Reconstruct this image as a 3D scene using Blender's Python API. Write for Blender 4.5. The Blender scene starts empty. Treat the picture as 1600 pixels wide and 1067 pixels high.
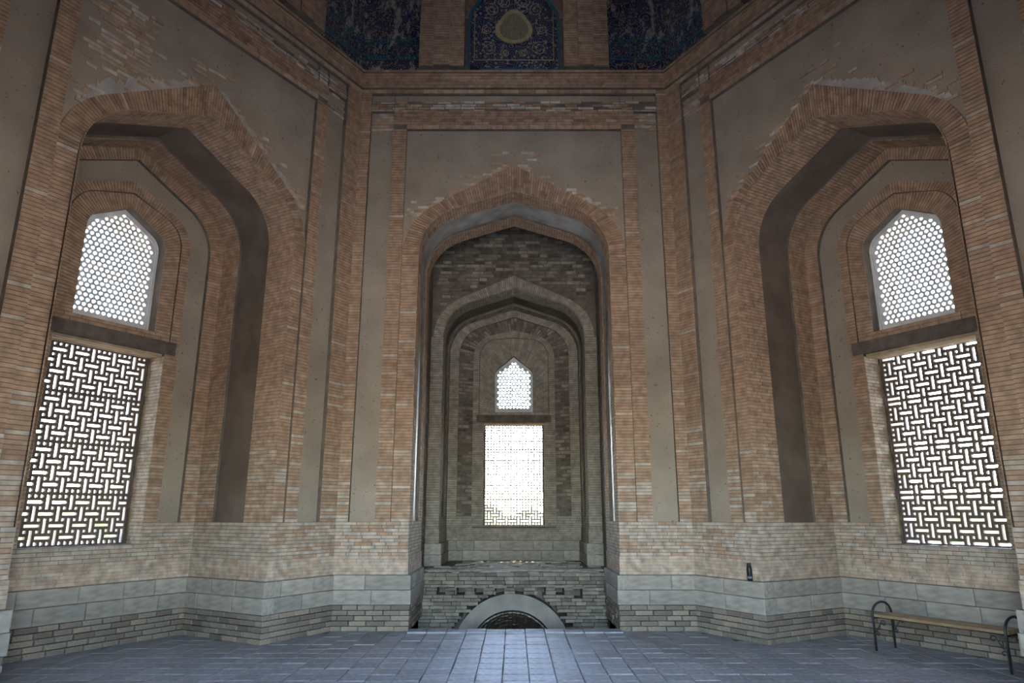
import bpy, bmesh, math, random
from mathutils import Vector, Matrix
R = random.Random(7)
sc = bpy.context.scene
C = sc.collection

# ------------------------------------------------------------------ camera, sky, exposure
cam = bpy.data.cameras.new('camera'); camo = bpy.data.objects.new('camera', cam); C.objects.link(camo)
camo.location = (0, 0, 1.7); camo.rotation_euler = (math.radians(90 + 14.05), 0, 0)
cam.sensor_width = 36; cam.lens = 24.0; cam.shift_x = -3 / 1600; cam.clip_start = .05; cam.clip_end = 500
sc.camera = camo
w = bpy.data.worlds.new('sky'); sc.world = w; w.use_nodes = True
bg = w.node_tree.nodes['Background']
sky = w.node_tree.nodes.new('ShaderNodeTexSky'); sky.sky_type = 'NISHITA'; sky.sun_disc = False
sky.sun_elevation = math.radians(66); sky.sun_rotation = math.radians(8); sky.altitude = 100; sky.dust_density = 1.5
w.node_tree.links.new(sky.outputs[0], bg.inputs['Color']); bg.inputs['Strength'].default_value = 3.0
sl_ = bpy.data.lights.new('sun', 'SUN'); sl_.energy = 42; sl_.angle = math.radians(.6); sl_.color = (1, .95, .88)
so_ = bpy.data.objects.new('sun', sl_); C.objects.link(so_); so_.location = (2, 40, 60); so_.rotation_euler = (math.radians(-24), 0, math.radians(-8))
sc.view_settings.view_transform = 'Standard'; sc.view_settings.look = 'None'
sc.view_settings.exposure = 1.85; sc.view_settings.gamma = 1.0
sc.cycles.use_denoising = True
sc.cycles.max_bounces = 10; sc.cycles.diffuse_bounces = 7; sc.cycles.glossy_bounces = 4
sc.cycles.sample_clamp_indirect = 8

def portal(name, loc, rot, sx, sy):
    l = bpy.data.lights.new(name, 'AREA'); l.shape = 'RECTANGLE'; l.size = sx; l.size_y = sy
    l.cycles.is_portal = True
    o = bpy.data.objects.new(name, l); C.objects.link(o); o.location = loc; o.rotation_euler = rot
    return o

# ------------------------------------------------------------------ materials
def mat(name, rough=.9, spec=.3):
    m = bpy.data.materials.new(name); m.use_nodes = True
    b = m.node_tree.nodes['Principled BSDF']; b.inputs['Roughness'].default_value = rough
    b.inputs['Specular IOR Level'].default_value = spec
    return m, m.node_tree.nodes, m.node_tree.links, b
def ramp(n, stops):
    r = n.new('ShaderNodeValToRGB'); e = r.color_ramp.elements
    while len(e) < len(stops): e.new(.5)
    for k, (p, c) in enumerate(stops): e[k].position = p; e[k].color = (*c, 1)
    return r
def noise(n, l, scale, detail=6, coord='Object'):
    t = n.new('ShaderNodeTexCoord'); x = n.new('ShaderNodeTexNoise')
    x.inputs['Scale'].default_value = scale; x.inputs['Detail'].default_value = detail
    l.new(t.outputs[coord], x.inputs['Vector']); return x
def bump(n, l, b, src, strength, dist=.01):
    u = n.new('ShaderNodeBump'); u.inputs['Strength'].default_value = strength; u.inputs['Distance'].default_value = dist
    l.new(src, u.inputs['Height']); l.new(u.outputs['Normal'], b.inputs['Normal'])
def mix(n, l, fac, a, b_, mode='MIX'):
    x = n.new('ShaderNodeMix'); x.data_type = 'RGBA'; x.blend_type = mode
    if isinstance(fac, float): x.inputs[0].default_value = fac
    else: l.new(fac, x.inputs[0])
    for k, v in ((6, a), (7, b_)):
        if isinstance(v, tuple): x.inputs[k].default_value = (*v, 1)
        else: l.new(v, x.inputs[k])
    return x.outputs[2]

def make_brick_mat(name, src):
    m, n, l, b = mat(name, .92, .2)
    if src in ('attr', 'mud'):
        a = n.new('ShaderNodeAttribute'); a.attribute_name = 'tone'; f = a.outputs['Fac']
    else:
        a = n.new('ShaderNodeObjectInfo'); f = a.outputs['Random']
    if src == 'attr':
        r = ramp(n, [(0, (.15, .095, .07)), (.2, (.27, .165, .115)), (.45, (.40, .265, .175)), (.65, (.45, .335, .235)), (.82, (.48, .415, .335)), (1, (.60, .54, .46))])
    elif src == 'mud':
        r = ramp(n, [(0, (.10, .085, .07)), (.3, (.165, .145, .115)), (.6, (.26, .23, .18)), (1, (.42, .385, .31))])
    else:
        r = ramp(n, [(0, (.17, .14, .11)), (.5, (.25, .215, .17)), (1, (.33, .27, .20))])
    l.new(f, r.inputs[0])
    z = noise(n, l, 9.0, 8); z2 = noise(n, l, 60.0, 4)
    rr = ramp(n, [(.3, (.62, .62, .62)), (.7, (1.15, 1.12, 1.1))]); l.new(z.outputs[0], rr.inputs[0])
    l.new(mix(n, l, 1.0, r.outputs[0], rr.outputs[0], 'MULTIPLY'), b.inputs['Base Color'])
    bump(n, l, b, z2.outputs[0], .35, .006)
    return m
M = {}
M['brick'] = make_brick_mat('fired_brick', 'attr')
M['mud'] = make_brick_mat('mud_coated_brick', 'mud')
M['rough_brick'] = make_brick_mat('weathered_brick', 'obj')
def simple(name, stops, scale, rough=.9, bs=.4, bscale=50, spec=.3, obj_rand=0.0, bd=.006):
    m, n, l, b = mat(name, rough, spec)
    z = noise(n, l, scale, 8); r = ramp(n, stops); l.new(z.outputs[0], r.inputs[0]); col = r.outputs[0]
    if obj_rand:
        a = n.new('ShaderNodeObjectInfo'); rr = ramp(n, [(0, (1 - obj_rand,) * 3), (1, (1 + obj_rand,) * 3)]); l.new(a.outputs['Random'], rr.inputs[0])
        col = mix(n, l, 1.0, col, rr.outputs[0], 'MULTIPLY')
    l.new(col, b.inputs['Base Color'])
    if bs: bump(n, l, b, noise(n, l, bscale, 5).outputs[0], bs, bd)
    return m
M['mortar'] = simple('lime_mortar', [(.3, (.11, .088, .07)), (.7, (.18, .15, .12))], 6)
M['hall'] = simple('warm_brick_wall', [(.3, (.30, .20, .14)), (.7, (.42, .29, .21))], 4)
M['block'] = simple('dressed_stone', [(.25, (.21, .185, .15)), (.5, (.30, .27, .225)), (.75, (.37, .33, .265))], 3.5, .85, .4, 40, .3, .15)
M['floor'] = simple('paving_brick', [(.25, (.17, .175, .185)), (.5, (.26, .265, .28)), (.8, (.36, .36, .37))], 5, .54, .5, 35, .5, .14)
M['grout'] = simple('earth_joint', [(.3, (.05, .05, .05)), (.7, (.10, .095, .09))], 12)
M['ground'] = simple('dry_earth', [(.3, (.36, .33, .27)), (.7, (.46, .42, .35))], .3, 1, 0)
M['scrub'] = simple('scrub_foliage', [(.3, (.035, .038, .014)), (.7, (.085, .08, .032))], 1.5, .9, .4, 3, .2, 0, .2)
M['gypsum'] = simple('white_gypsum', [(.3, (.55, .55, .53)), (.7, (.70, .69, .66))], 8, .8, .2)
M['lattice'] = simple('grille_clay', [(.3, (.10, .075, .06)), (.7, (.17, .13, .10))], 10, .85, .3)
M['old_wood'] = simple('weathered_timber', [(.3, (.07, .055, .045)), (.7, (.15, .12, .095))], 7, .8, .4)
M['pale_wood'] = simple('split_pole_wood', [(.3, (.25, .18, .11)), (.7, (.42, .32, .2))], 7, .8, .4)
M['slat'] = simple('bench_wood', [(.3, (.22, .15, .08)), (.7, (.34, .24, .13))], 6, .55, .2)
M['iron'] = simple('painted_iron', [(.3, (.012, .012, .014)), (.7, (.03, .03, .032))], 20, .4, .1, 60, .5)
M['black'] = simple('black_plastic', [(.3, (.008, .008, .01)), (.7, (.015, .015, .018))], 20, .3, 0)
M['paper'] = simple('bottle_label', [(.3, (.10, .12, .16)), (.7, (.16, .18, .22))], 20, .5, 0)
M['hole_shade'] = simple('painted_hole_shade', [(.3, (.012, .012, .014)), (.7, (.03, .03, .035))], 20, .7, 0)  # near-black colour for the shade inside the mosaic's missing patch
M['teal'] = simple('teal_glaze', [(.3, (.012, .085, .13)), (.7, (.03, .15, .21))], 6, .35, .15, 30, .5)
M['gold'] = simple('ochre_faience', [(.3, (.30, .23, .12)), (.7, (.46, .37, .21))], 14, .5, .3)
# mud plaster with straw flecks
m, n, l, b = mat('mud_plaster', .95, .15); M['plaster'] = m
z = noise(n, l, 1.6, 8); r = ramp(n, [(.3, (.255, .21, .16)), (.7, (.345, .285, .22))]); l.new(z.outputs[0], r.inputs[0])
v = noise(n, l, 22, 3); fr = ramp(n, [(.66, (1, 1, 1)), (.74, (.45, .42, .38))]); l.new(v.outputs[0], fr.inputs[0])
l.new(mix(n, l, 1.0, r.outputs[0], fr.outputs[0], 'MULTIPLY'), b.inputs['Base Color'])
bump(n, l, b, noise(n, l, 30, 6).outputs[0], .5, .01)
M['pale_plaster'] = simple('lime_plaster_remnant', [(.3, (.30, .28, .25)), (.7, (.42, .40, .36))], 6, .95, .5, 30, .15)
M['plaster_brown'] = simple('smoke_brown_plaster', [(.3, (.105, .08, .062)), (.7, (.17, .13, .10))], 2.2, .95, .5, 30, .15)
# glossier glazed remnants in the jamb of the central arch
m, n, l, b = mat('glazed_remnant', .42, .6); M['glazed'] = m
z = noise(n, l, 3, 8); r = ramp(n, [(.35, (.16, .15, .13)), (.6, (.30, .31, .31))]); l.new(z.outputs[0], r.inputs[0]); l.new(r.outputs[0], b.inputs['Base Color'])
bump(n, l, b, noise(n, l, 25, 5).outputs[0], .7, .012)
# mosaic faience: navy ground, cream and sky blue scrolls
def mosaic(name, wear):
    m, n, l, b = mat(name, .45, .4)
    t = n.new('ShaderNodeTexCoord')
    def math_(op, x, y):
        q = n.new('ShaderNodeMath'); q.operation = op
        for k, v_ in ((0, x), (1, y)):
            if isinstance(v_, (int, float)): q.inputs[k].default_value = v_
            else: l.new(v_, q.inputs[k])
        return q.outputs[0]
    def vor(scale, feature='F1'):
        q = n.new('ShaderNodeTexVoronoi'); q.feature = feature; q.inputs['Scale'].default_value = scale; l.new(t.outputs['Object'], q.inputs['Vector']); return q
    dn = n.new('ShaderNodeTexNoise'); dn.inputs['Scale'].default_value = 7; l.new(t.outputs['Object'], dn.inputs['Vector'])
    base = ramp(n, [(.3, (.008, .009, .030)), (.5, (.014, .014, .060)), (.7, (.016, .020, .030))]); l.new(dn.outputs[0], base.inputs[0])
    v1, v2 = vor(3.6), vor(17)
    rings = math_('ABSOLUTE', math_('SINE', math_('MULTIPLY', v1.outputs['Distance'], 24), 0), 0)
    lr = ramp(n, [(.16, (1, 1, 1)), (.30, (0, 0, 0))]); l.new(rings, lr.inputs[0])
    c1 = mix(n, l, lr.outputs[0], base.outputs[0], (.30, .27, .20))
    d2 = ramp(n, [(.34, (1, 1, 1)), (.42, (0, 0, 0))]); l.new(v2.outputs['Distance'], d2.inputs[0])
    col2 = ramp(n, [(0, (.30, .27, .22)), (.35, (.03, .05, .16)), (.6, (.26, .17, .09)), (.8, (.07, .13, .16))]); col2.color_ramp.interpolation = 'CONSTANT'; l.new(v2.outputs['Color'], col2.inputs[0])
    c2 = mix(n, l, d2.outputs[0], c1, col2.outputs[0])
    e3 = vor(7, 'DISTANCE_TO_EDGE'); r3 = ramp(n, [(.015, (1, 1, 1)), (.03, (0, 0, 0))]); l.new(e3.outputs['Distance'], r3.inputs[0])
    c3 = mix(n, l, r3.outputs[0], c2, (.07, .075, .10))
    mp = n.new('ShaderNodeMapping'); mp.inputs['Scale'].default_value = (1.6, 1.6, .7); l.new(t.outputs['Object'], mp.inputs[0])
    wn = n.new('ShaderNodeTexNoise'); wn.inputs['Scale'].default_value = 3.5; wn.inputs['Detail'].default_value = 10; wn.inputs['Roughness'].default_value = .7; l.new(mp.outputs[0], wn.inputs['Vector'])
    wr = ramp(n, [(.60 - wear, (0, 0, 0)), (.65 - wear, (1, 1, 1))]); l.new(wn.outputs[0], wr.inputs[0])
    l.new(mix(n, l, wr.outputs[0], c3, (.36, .33, .28)), b.inputs['Base Color'])
    bump(n, l, b, rings, .15, .003)
    return m
M['olive'] = simple('olive_faience', [(.35, (.15, .14, .085)), (.5, (.25, .22, .14)), (.65, (.17, .12, .08))], 22, .5, .3)
M['mosaic'] = mosaic('mosaic_faience', -.2); M['mosaic_worn'] = mosaic('worn_mosaic_faience', .055)

# ------------------------------------------------------------------ mesh helpers
class MB:
    def __init__(s): s.v = []; s.f = []; s.t = []
    def quad(s, a, b, c, d, tone=.5):
        k = len(s.v); s.v += [tuple(a), tuple(b), tuple(c), tuple(d)]; s.f.append((k, k + 1, k + 2, k + 3)); s.t.append(tone)
    def loft(s, A, B):
        k = len(s.v); n = len(A); s.v += [tuple(p) for p in A] + [tuple(p) for p in B]
        for i in range(n - 1): s.f.append((k + i, k + i + 1, k + n + i + 1, k + n + i)); s.t.append(.5)
    def box(s, x0, x1, y0, y1, z0, z1, tone=.5):
        k = len(s.v); s.v += [(x, y, z) for z in (z0, z1) for y in (y0, y1) for x in (x0, x1)]
        for f in ((0, 2, 3, 1), (4, 5, 7, 6), (0, 1, 5, 4), (2, 6, 7, 3), (0, 4, 6, 2), (1, 3, 7, 5)):
            s.f.append(tuple(k + i for i in f)); s.t.append(tone)
    def brick(s, p, q, r_, t, nrm, h, tone):
        # p q r t: corners of the front face on the bedding surface; raised by h along nrm
        k = len(s.v); P = [Vector(x) for x in (p, q, r_, t)]
        s.v += [tuple(x - nrm * .004) for x in P] + [tuple(x + nrm * h) for x in P]
        for f in ((4, 5, 6, 7), (0, 1, 5, 4), (1, 2, 6, 5), (2, 3, 7, 6), (3, 0, 4, 7)):
            s.f.append(tuple(k + i for i in f)); s.t.append(tone)
    def build(s, name, material, parent=None, kind=None, smooth=False):
        me = bpy.data.meshes.new(name); me.from_pydata(s.v, [], s.f)
        at = me.attributes.new('tone', 'FLOAT', 'FACE'); at.data.foreach_set('value', s.t)
        me.materials.append(M[material])
        if smooth: me.polygons.foreach_set('use_smooth', [True] * len(me.polygons))
        o = bpy.data.objects.new(name, me); C.objects.link(o)
        if parent: o.parent = parent
        if kind: o['kind'] = kind
        return o
def lerp(a, b, t): return Vector(a) * (1 - t) + Vector(b) * t
def along(P, L, x):
    for i in range(len(P) - 1):
        if x <= L[i + 1] or i == len(P) - 2:
            d = L[i + 1] - L[i]; return lerp(P[i], P[i + 1], (x - L[i]) / d if d > 1e-9 else 0)
def tones(lo, hi): return lambda z: R.uniform(lo, hi)
def face_tone(z):
    # replaced pale bricks lower down, old red ones above, in ragged patches
    p = .03 + (.75 if z < 1.6 else .35 if z < 2.3 else .06 if z < 4.5 else 0)
    return R.uniform(.66, .86) if R.random() < p else R.gauss(.47, .04)
def dim_tone(z): return R.gauss(.42, .06)
def pale_tone(z): return R.gauss(.76, .05)
def bricks(mb, A, B, face, tone=face_tone, course=.05, blen=.25, gap=.009, h=.010, rough=0.0, skip=0.0):
    """courses along polyline A (paired with B), bricks laid across from A to B; face = point the bricks look at"""
    n = len(A); LA = [0]; LB = [0]
    for i in range(n - 1):
        LA.append(LA[-1] + (Vector(A[i + 1]) - Vector(A[i])).length); LB.append(LB[-1] + (Vector(B[i + 1]) - Vector(B[i])).length)
    T = max(LA[-1], LB[-1]); nc = max(1, round(T / course)); face = Vector(face)
    ta = LA[-1] / nc; tb = LB[-1] / nc
    for c in range(nc):
        ga = min(gap / 2, ta * .2); gb = min(gap / 2, tb * .2)
        if rough: ga += R.uniform(0, rough * .3); gb = ga
        a0 = along(A, LA, c * ta + ga); a1 = along(A, LA, (c + 1) * ta - ga)
        b0 = along(B, LB, c * tb + gb); b1 = along(B, LB, (c + 1) * tb - gb)
        W = ((a0 - b0).length + (a1 - b1).length) / 2
        if W < .02: continue
        cuts = [0.0]; x = blen * (.5 if c % 2 else 1.0) * R.uniform(.8, 1.2)
        if W <= blen * 1.35: pass
        else:
            while x < W - blen * .35:
                cuts.append(x / W); x += blen * R.uniform(.75, 1.2)
        cuts.append(1.0)
        for i in range(len(cuts) - 1):
            if skip and R.random() < skip: continue
            g = min(gap * .5 / W, .1)
            u0, u1 = cuts[i] + (g if i else 0), cuts[i + 1] - (g if i < len(cuts) - 2 else 0)
            p, q, r_, t = lerp(a0, b0, u0), lerp(a0, b0, u1), lerp(a1, b1, u1), lerp(a1, b1, u0)
            nr = (q - p).cross(t - p)
            if nr.length < 1e-9: nr = (q - p).cross(r_ - p)
            if nr.length < 1e-9: continue
            nr.normalize()
            if nr.dot(face - (p + r_) / 2) < 0:
                nr = -nr; p, q, r_, t = q, p, t, r_
            mb.brick(p, q, r_, t, nr, h + (R.uniform(-.5, 1) * rough if rough else R.uniform(-.001, .0015)), max(0, min(1, tone((p.z + r_.z) / 2))))

N1, N2 = 10, 6
def arch(hw, zs, za, d, cx=0.0, rf=.55):
    r = rf * hw; c = hw - r; dz = za - zs; D = math.hypot(c, dz)
    th = math.atan2(dz, -c) - math.acos(min(1, r / D))
    half = [(c + r * math.cos(th * k / N1), zs + r * math.sin(th * k / N1)) for k in range(N1 + 1)]
    e = half[-1]
    half += [(e[0] * (1 - k / N2), e[1] + (za - e[1]) * k / N2) for k in range(1, N2 + 1)]
    return [Vector((cx + x, d, z)) for x, z in half] + [Vector((cx - x, d, z)) for x, z in half[-2::-1]]
def rect_top(hw, z0, zt, d):
    half = [(hw, z0 + (zt - z0) * k / N1) for k in range(N1 + 1)] + [(hw * (1 - k / N2), zt) for k in range(1, N2 + 1)]
    return [Vector((x, d, z)) for x, z in half] + [Vector((-x, d, z)) for x, z in half[-2::-1]]
def vline(x, d, z0, z1): return [Vector((x, d, z0)), Vector((x, d, z1))]
class Prof:
    def __init__(s, hw, zs, za, z0): s.hw, s.zs, s.za, s.z0 = hw, zs, za, z0
    def full(s, d, z0=None):
        z0 = s.z0 if z0 is None else z0
        return [Vector((s.hw, d, z0))] + arch(s.hw, s.zs, s.za, d) + [Vector((-s.hw, d, z0))]
    def A(s, d): return arch(s.hw, s.zs, s.za, d)
def ring(core, bk, P, dP, Q, dQ, z0, face, tone, **kw):
    """surface between two profiles (jambs from z0 and the arch) in core, bricks on it in bk"""
    core.loft(P.full(dP, z0), Q.full(dQ, z0))
    if bk is not None:
        for sg in (1, -1):
            bricks(bk, vline(sg * P.hw, dP, z0, P.zs), vline(sg * Q.hw, dQ, z0, Q.zs), face, tone, **kw)
        a, b = P.A(dP), Q.A(dQ); h = len(a) // 2
        bricks(bk, a[:h + 1], b[:h + 1], face, tone, **kw); bricks(bk, a[h:], b[h:], face, tone, **kw)

def tube(mb, pts, r_, n=8):
    pts = [Vector(p) for p in pts]; k0 = len(mb.v); prev = None
    for i, p in enumerate(pts):
        t = (pts[min(i + 1, len(pts) - 1)] - pts[max(i - 1, 0)]).normalized()
        if prev is None: prev = t.orthogonal().normalized()
        a = (prev - t * prev.dot(t)).normalized(); prev = a; b_ = t.cross(a)
        for q in range(n): mb.v.append(tuple(p + a * (r_ * math.cos(2 * math.pi * q / n)) + b_ * (r_ * math.sin(2 * math.pi * q / n))))
    for i in range(len(pts) - 1):
        for q in range(n): mb.f.append((k0 + i * n + q, k0 + i * n + (q + 1) % n, k0 + (i + 1) * n + (q + 1) % n, k0 + (i + 1) * n + q)); mb.t.append(.5)
    mb.f.append(tuple(k0 + q for q in range(n))[::-1]); mb.f.append(tuple(k0 + (len(pts) - 1) * n + q for q in range(n))); mb.t += [.5, .5]

# shared unit meshes for loose pieces
def unit_box(name, material, bev=.06):
    bm = bmesh.new(); bmesh.ops.create_cube(bm, size=1)
    if bev: bmesh.ops.bevel(bm, geom=[e for e in bm.edges if all(v.co.y < 0 for v in e.verts)], offset=bev, segments=1, affect='EDGES')
    me = bpy.data.meshes.new(name); bm.to_mesh(me); bm.free(); me.materials.append(M[material]); return me
ROUGH = unit_box('brick', 'rough_brick', .05); BLOCK = unit_box('stone_block', 'block', .03)
def piece(name, me, parent, loc, scale, rz=0, rx=0):
    o = bpy.data.objects.new(name, me); C.objects.link(o); o.parent = parent
    o.location = loc; o.scale = scale; o.rotation_euler = (rx, 0, rz); return o

ROWS = [(.37, .58, .08), (.58, .79, .072)]
def plinth(parent, segs, z_base=0.0, scale=1.0, rough=True, bmat='brick'):
    """segs: (x0,y0,x1,y1,ext0,ext1) with the room on the left-hand side of the walk"""
    band = MB()
    for (x0, y0, x1, y1, e0, e1) in segs:
        a = Vector((x0, y0, 0)); b = Vector((x1, y1, 0)); u = (b - a).normalized(); nrm = Vector((-u.y, u.x, 0)); L = (b - a).length
        rz = math.atan2(u.y, u.x)
        def put(me, nm, s0, s1, z0, z1, pr, back=.10):
            c = a + u * ((s0 + s1) / 2) + nrm * ((pr - back) / 2)
            # unit box has its bevelled face at local -y, so turn it to look into the room
            piece(nm, me, parent, (c.x, c.y, z_base + (z0 + z1) / 2), (s1 - s0, pr + back, z1 - z0), rz + math.pi)
        if rough:
            for k in range(5):
                z0 = .074 * k * scale; z1 = z0 + .066 * scale; x = -e0 * .066
                first = True
                while x < L + e1 * .066 - .04:
                    ln = R.uniform(.22, .29) * (.55 if first and k % 2 else 1); first = False
                    x2 = min(x + ln, L + e1 * .066)
                    if L + e1 * .066 - x2 < .06: x2 = L + e1 * .066
                    put(ROUGH, 'brick', x, x2 - .012, z0, z1, .066 + R.uniform(-.012, .004)); x = x2
        for (z0, z1, pr) in ROWS:
            x = -e0 * pr
            while x < L + e1 * pr - .05:
                x2 = min(x + R.uniform(.38, .75), L + e1 * pr)
                if L + e1 * pr - x2 < .2: x2 = L + e1 * pr
                put(BLOCK, 'stone_block', x, x2 - .006, z0 * scale, z1 * scale - .005, pr + R.uniform(-.004, .004)); x = x2
        # band of thin bricks over the stone blocks
        p = .02; A = a - u * (e0 * p) + nrm * p; B = b + u * (e1 * p) + nrm * p
        z0, z1 = z_base + .79 * scale, z_base + 1.06 * scale
        band.quad((A.x, A.y, z0), (B.x, B.y, z0), (B.x, B.y, z1), (A.x, A.y, z1), .5)
        A2 = A - nrm * .06; B2 = B - nrm * .06
        band.quad((A.x, A.y, z1), (B.x, B.y, z1), (B2.x, B2.y, z1), (A2.x, A2.y, z1), .85)
        fc = (A + B) / 2 + nrm * 3; fc.z = .9
        bricks(band, [Vector((A.x, A.y, z0)), Vector((A.x, A.y, z1))], [Vector((B.x, B.y, z0)), Vector((B.x, B.y, z1))], fc, pale_tone, course=.045, blen=.26, h=.004)
    return band.build('plinth_band', bmat, parent, 'stuff')

# ------------------------------------------------------------------ window screens
def lattice_mesh(nc, nr, cx, cz, hrow0, thick=.05, b=.265):
    """pierced panel of merged cells: horizontal and vertical slots woven round single square holes"""
    right = set(); up = set()
    for r0 in range(nr):
        if r0 % 2 != hrow0: continue
        k = (r0 // 2) % 2; sh = 2 * k
        for c in range(-4, nc + 4):
            if (c - sh) % 4 == 0:
                for q in (c, c + 1):
                    if 0 <= q and q + 1 < nc: right.add((q, r0))
            if (c - sh) % 4 == 3 and 0 <= c < nc:
                for q in (r0 - 1, r0):
                    if 0 <= q and q + 1 < nr: up.add((c, q))
    bm = bmesh.new(); vs = {}
    def V(i, j):
        if (i, j) not in vs:
            ci, si = divmod(i, 3); cj, sj = divmod(j, 3)
            vs[(i, j)] = bm.verts.new(((ci + (0, b, 1 - b)[si]) * cx, 0, (cj + (0, b, 1 - b)[sj]) * cz))
        return vs[(i, j)]
    for c in range(nc):
        for r_ in range(nr):
            for si in range(3):
                for sj in range(3):
                    if si == 1 and sj == 1: continue
                    if sj == 1 and ((si == 2 and (c, r_) in right) or (si == 0 and (c - 1, r_) in right)): continue
                    if si == 1 and ((sj == 2 and (c, r_) in up) or (sj == 0 and (c, r_ - 1) in up)): continue
                    i, j = 3 * c + si, 3 * r_ + sj
                    bm.faces.new((V(i, j), V(i + 1, j), V(i + 1, j + 1), V(i, j + 1)))
    g = bmesh.ops.extrude_face_region(bm, geom=list(bm.faces))
    bmesh.ops.translate(bm, verts=[x for x in g['geom'] if isinstance(x, bmesh.types.BMVert)], vec=(0, thick, 0))
    bmesh.ops.recalc_face_normals(bm, faces=list(bm.faces))
    me = bpy.data.meshes.new('lattice_panel'); bm.to_mesh(me); bm.free(); me.materials.append(M['lattice']); return me
def struct(o, label):
    o['kind'] = 'structure'; o['label'] = label; return o
def lattice_window(name, label, base, hw, zb, zt, d, hrow0, sill_front, bar=.265):
    e = bpy.data.objects.new(name, None); C.objects.link(e); e.matrix_world = base @ Matrix.Translation((0, d, zb)); struct(e, label)
    nc, npan = 20, 4; cx = 2 * hw / nc; cz = (zt - zb) / (npan * 9)
    me = lattice_mesh(nc, 9, cx, cz, hrow0, b=bar)
    for k in range(npan):
        o = bpy.data.objects.new('lattice_panel', me); C.objects.link(o); o.parent = e; o.location = (-hw, 0, k * 9 * cz)
    f = MB(); H = zt - zb
    for x0, x1 in ((-hw - .05, -hw), (hw, hw + .05)): f.box(x0, x1, -.03, .07, 0, H + .03)
    f.box(-hw - .05, hw + .05, -.03, .07, H, H + .06); f.box(-hw - .05, hw + .05, -.03, .07, -.05, 0)
    f.build('window_frame', 'old_wood', e)
    for sg in (1, -1):
        for k in range(4):
            p = MB(); p.box(sg * (hw + .035) - .012, sg * (hw + .035) + .012, -.055, -.03, .12 + k * .66, .62 + k * .66 + R.uniform(-.06, .05)); p.build('batten', 'pale_wood', e)
    s = MB(); s.box(-hw - .06, hw + .06, sill_front - d + .01, .1, -.075, -.05); s.build('sill', 'block', e)
    return e
def grille_window(name, label, base, hw, zb, zs, za, d):
    e = bpy.data.objects.new(name, None); C.objects.link(e); e.matrix_world = base @ Matrix.Translation((0, d, 0)); struct(e, label)
    pts = [Vector((hw, 0, zb))] + arch(hw, zs, za, 0, rf=.45) + [Vector((-hw, 0, zb))]
    bm = bmesh.new(); rr = .046; ys = rr * 1.5; xs = rr * math.sqrt(3); vs = {}
    def V(x, z):
        k = (round(x * 2e4), round(z * 2e4))
        if k not in vs: vs[k] = bm.verts.new((x, 0, z))
        return vs[k]
    def inside(x, z, mrg):
        return all(((pts[(i + 1) % len(pts)] - pts[i]).normalized().cross(Vector((x, 0, z)) - pts[i])).dot(Vector((0, -1, 0))) >= mrg
                   for i in range(len(pts)) if (pts[(i + 1) % len(pts)] - pts[i]).length > 1e-6)
    for j in range(-1, int((za - zb) / ys) + 2):
        for i in range(-int(hw / xs) - 2, int(hw / xs) + 3):
            x = (i + .5 * (j % 2)) * xs; z = zb + j * ys
            co = [(x + rr * math.cos(math.radians(30 + 60 * k)), z + rr * math.sin(math.radians(30 + 60 * k))) for k in range(6)]
            if not any(inside(a, c, -.001) for a, c in co): continue
            if inside(x, z, .075):
                q = .60
                inn = [(x + (a - x) * q, z + (c - z) * q) for a, c in co]
                for k in range(6):
                    bm.faces.new((V(*co[k]), V(*co[(k + 1) % 6]), V(*inn[(k + 1) % 6]), V(*inn[k])))
            else: bm.faces.new([V(*c) for c in co])
    for i in range(len(pts)):
        a, c = pts[i], pts[(i + 1) % len(pts)]
        if (c - a).length < 1e-6: continue
        no = Vector((c.z - a.z, 0, -(c.x - a.x)))
        bmesh.ops.bisect_plane(bm, geom=list(bm.verts) + list(bm.edges) + list(bm.faces), plane_co=a, plane_no=no, clear_outer=True)
    g = bmesh.ops.extrude_face_region(bm, geom=list(bm.faces))
    bmesh.ops.translate(bm, verts=[x for x in g['geom'] if isinstance(x, bmesh.types.BMVert)], vec=(0, .05, 0))
    bmesh.ops.recalc_face_normals(bm, faces=list(bm.faces))
    me = bpy.data.meshes.new('pierced_screen'); bm.to_mesh(me); bm.free(); me.materials.append(M['gypsum'])
    o = bpy.data.objects.new('pierced_screen', me); C.objects.link(o); o.parent = e
    fr = MB(); mid = [p + (Vector((0, 0, (zb + zs) / 2)) - p) * .07 for p in pts]
    P0 = pts + pts[:1]; P1 = mid + mid[:1]; off = Vector((0, -.018, 0))
    fr.loft([p + off for p in P0], [p + off for p in P1]); fr.loft([p + off for p in P1], P1)
    fr.build('screen_border', 'gypsum', e)
    return e

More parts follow.
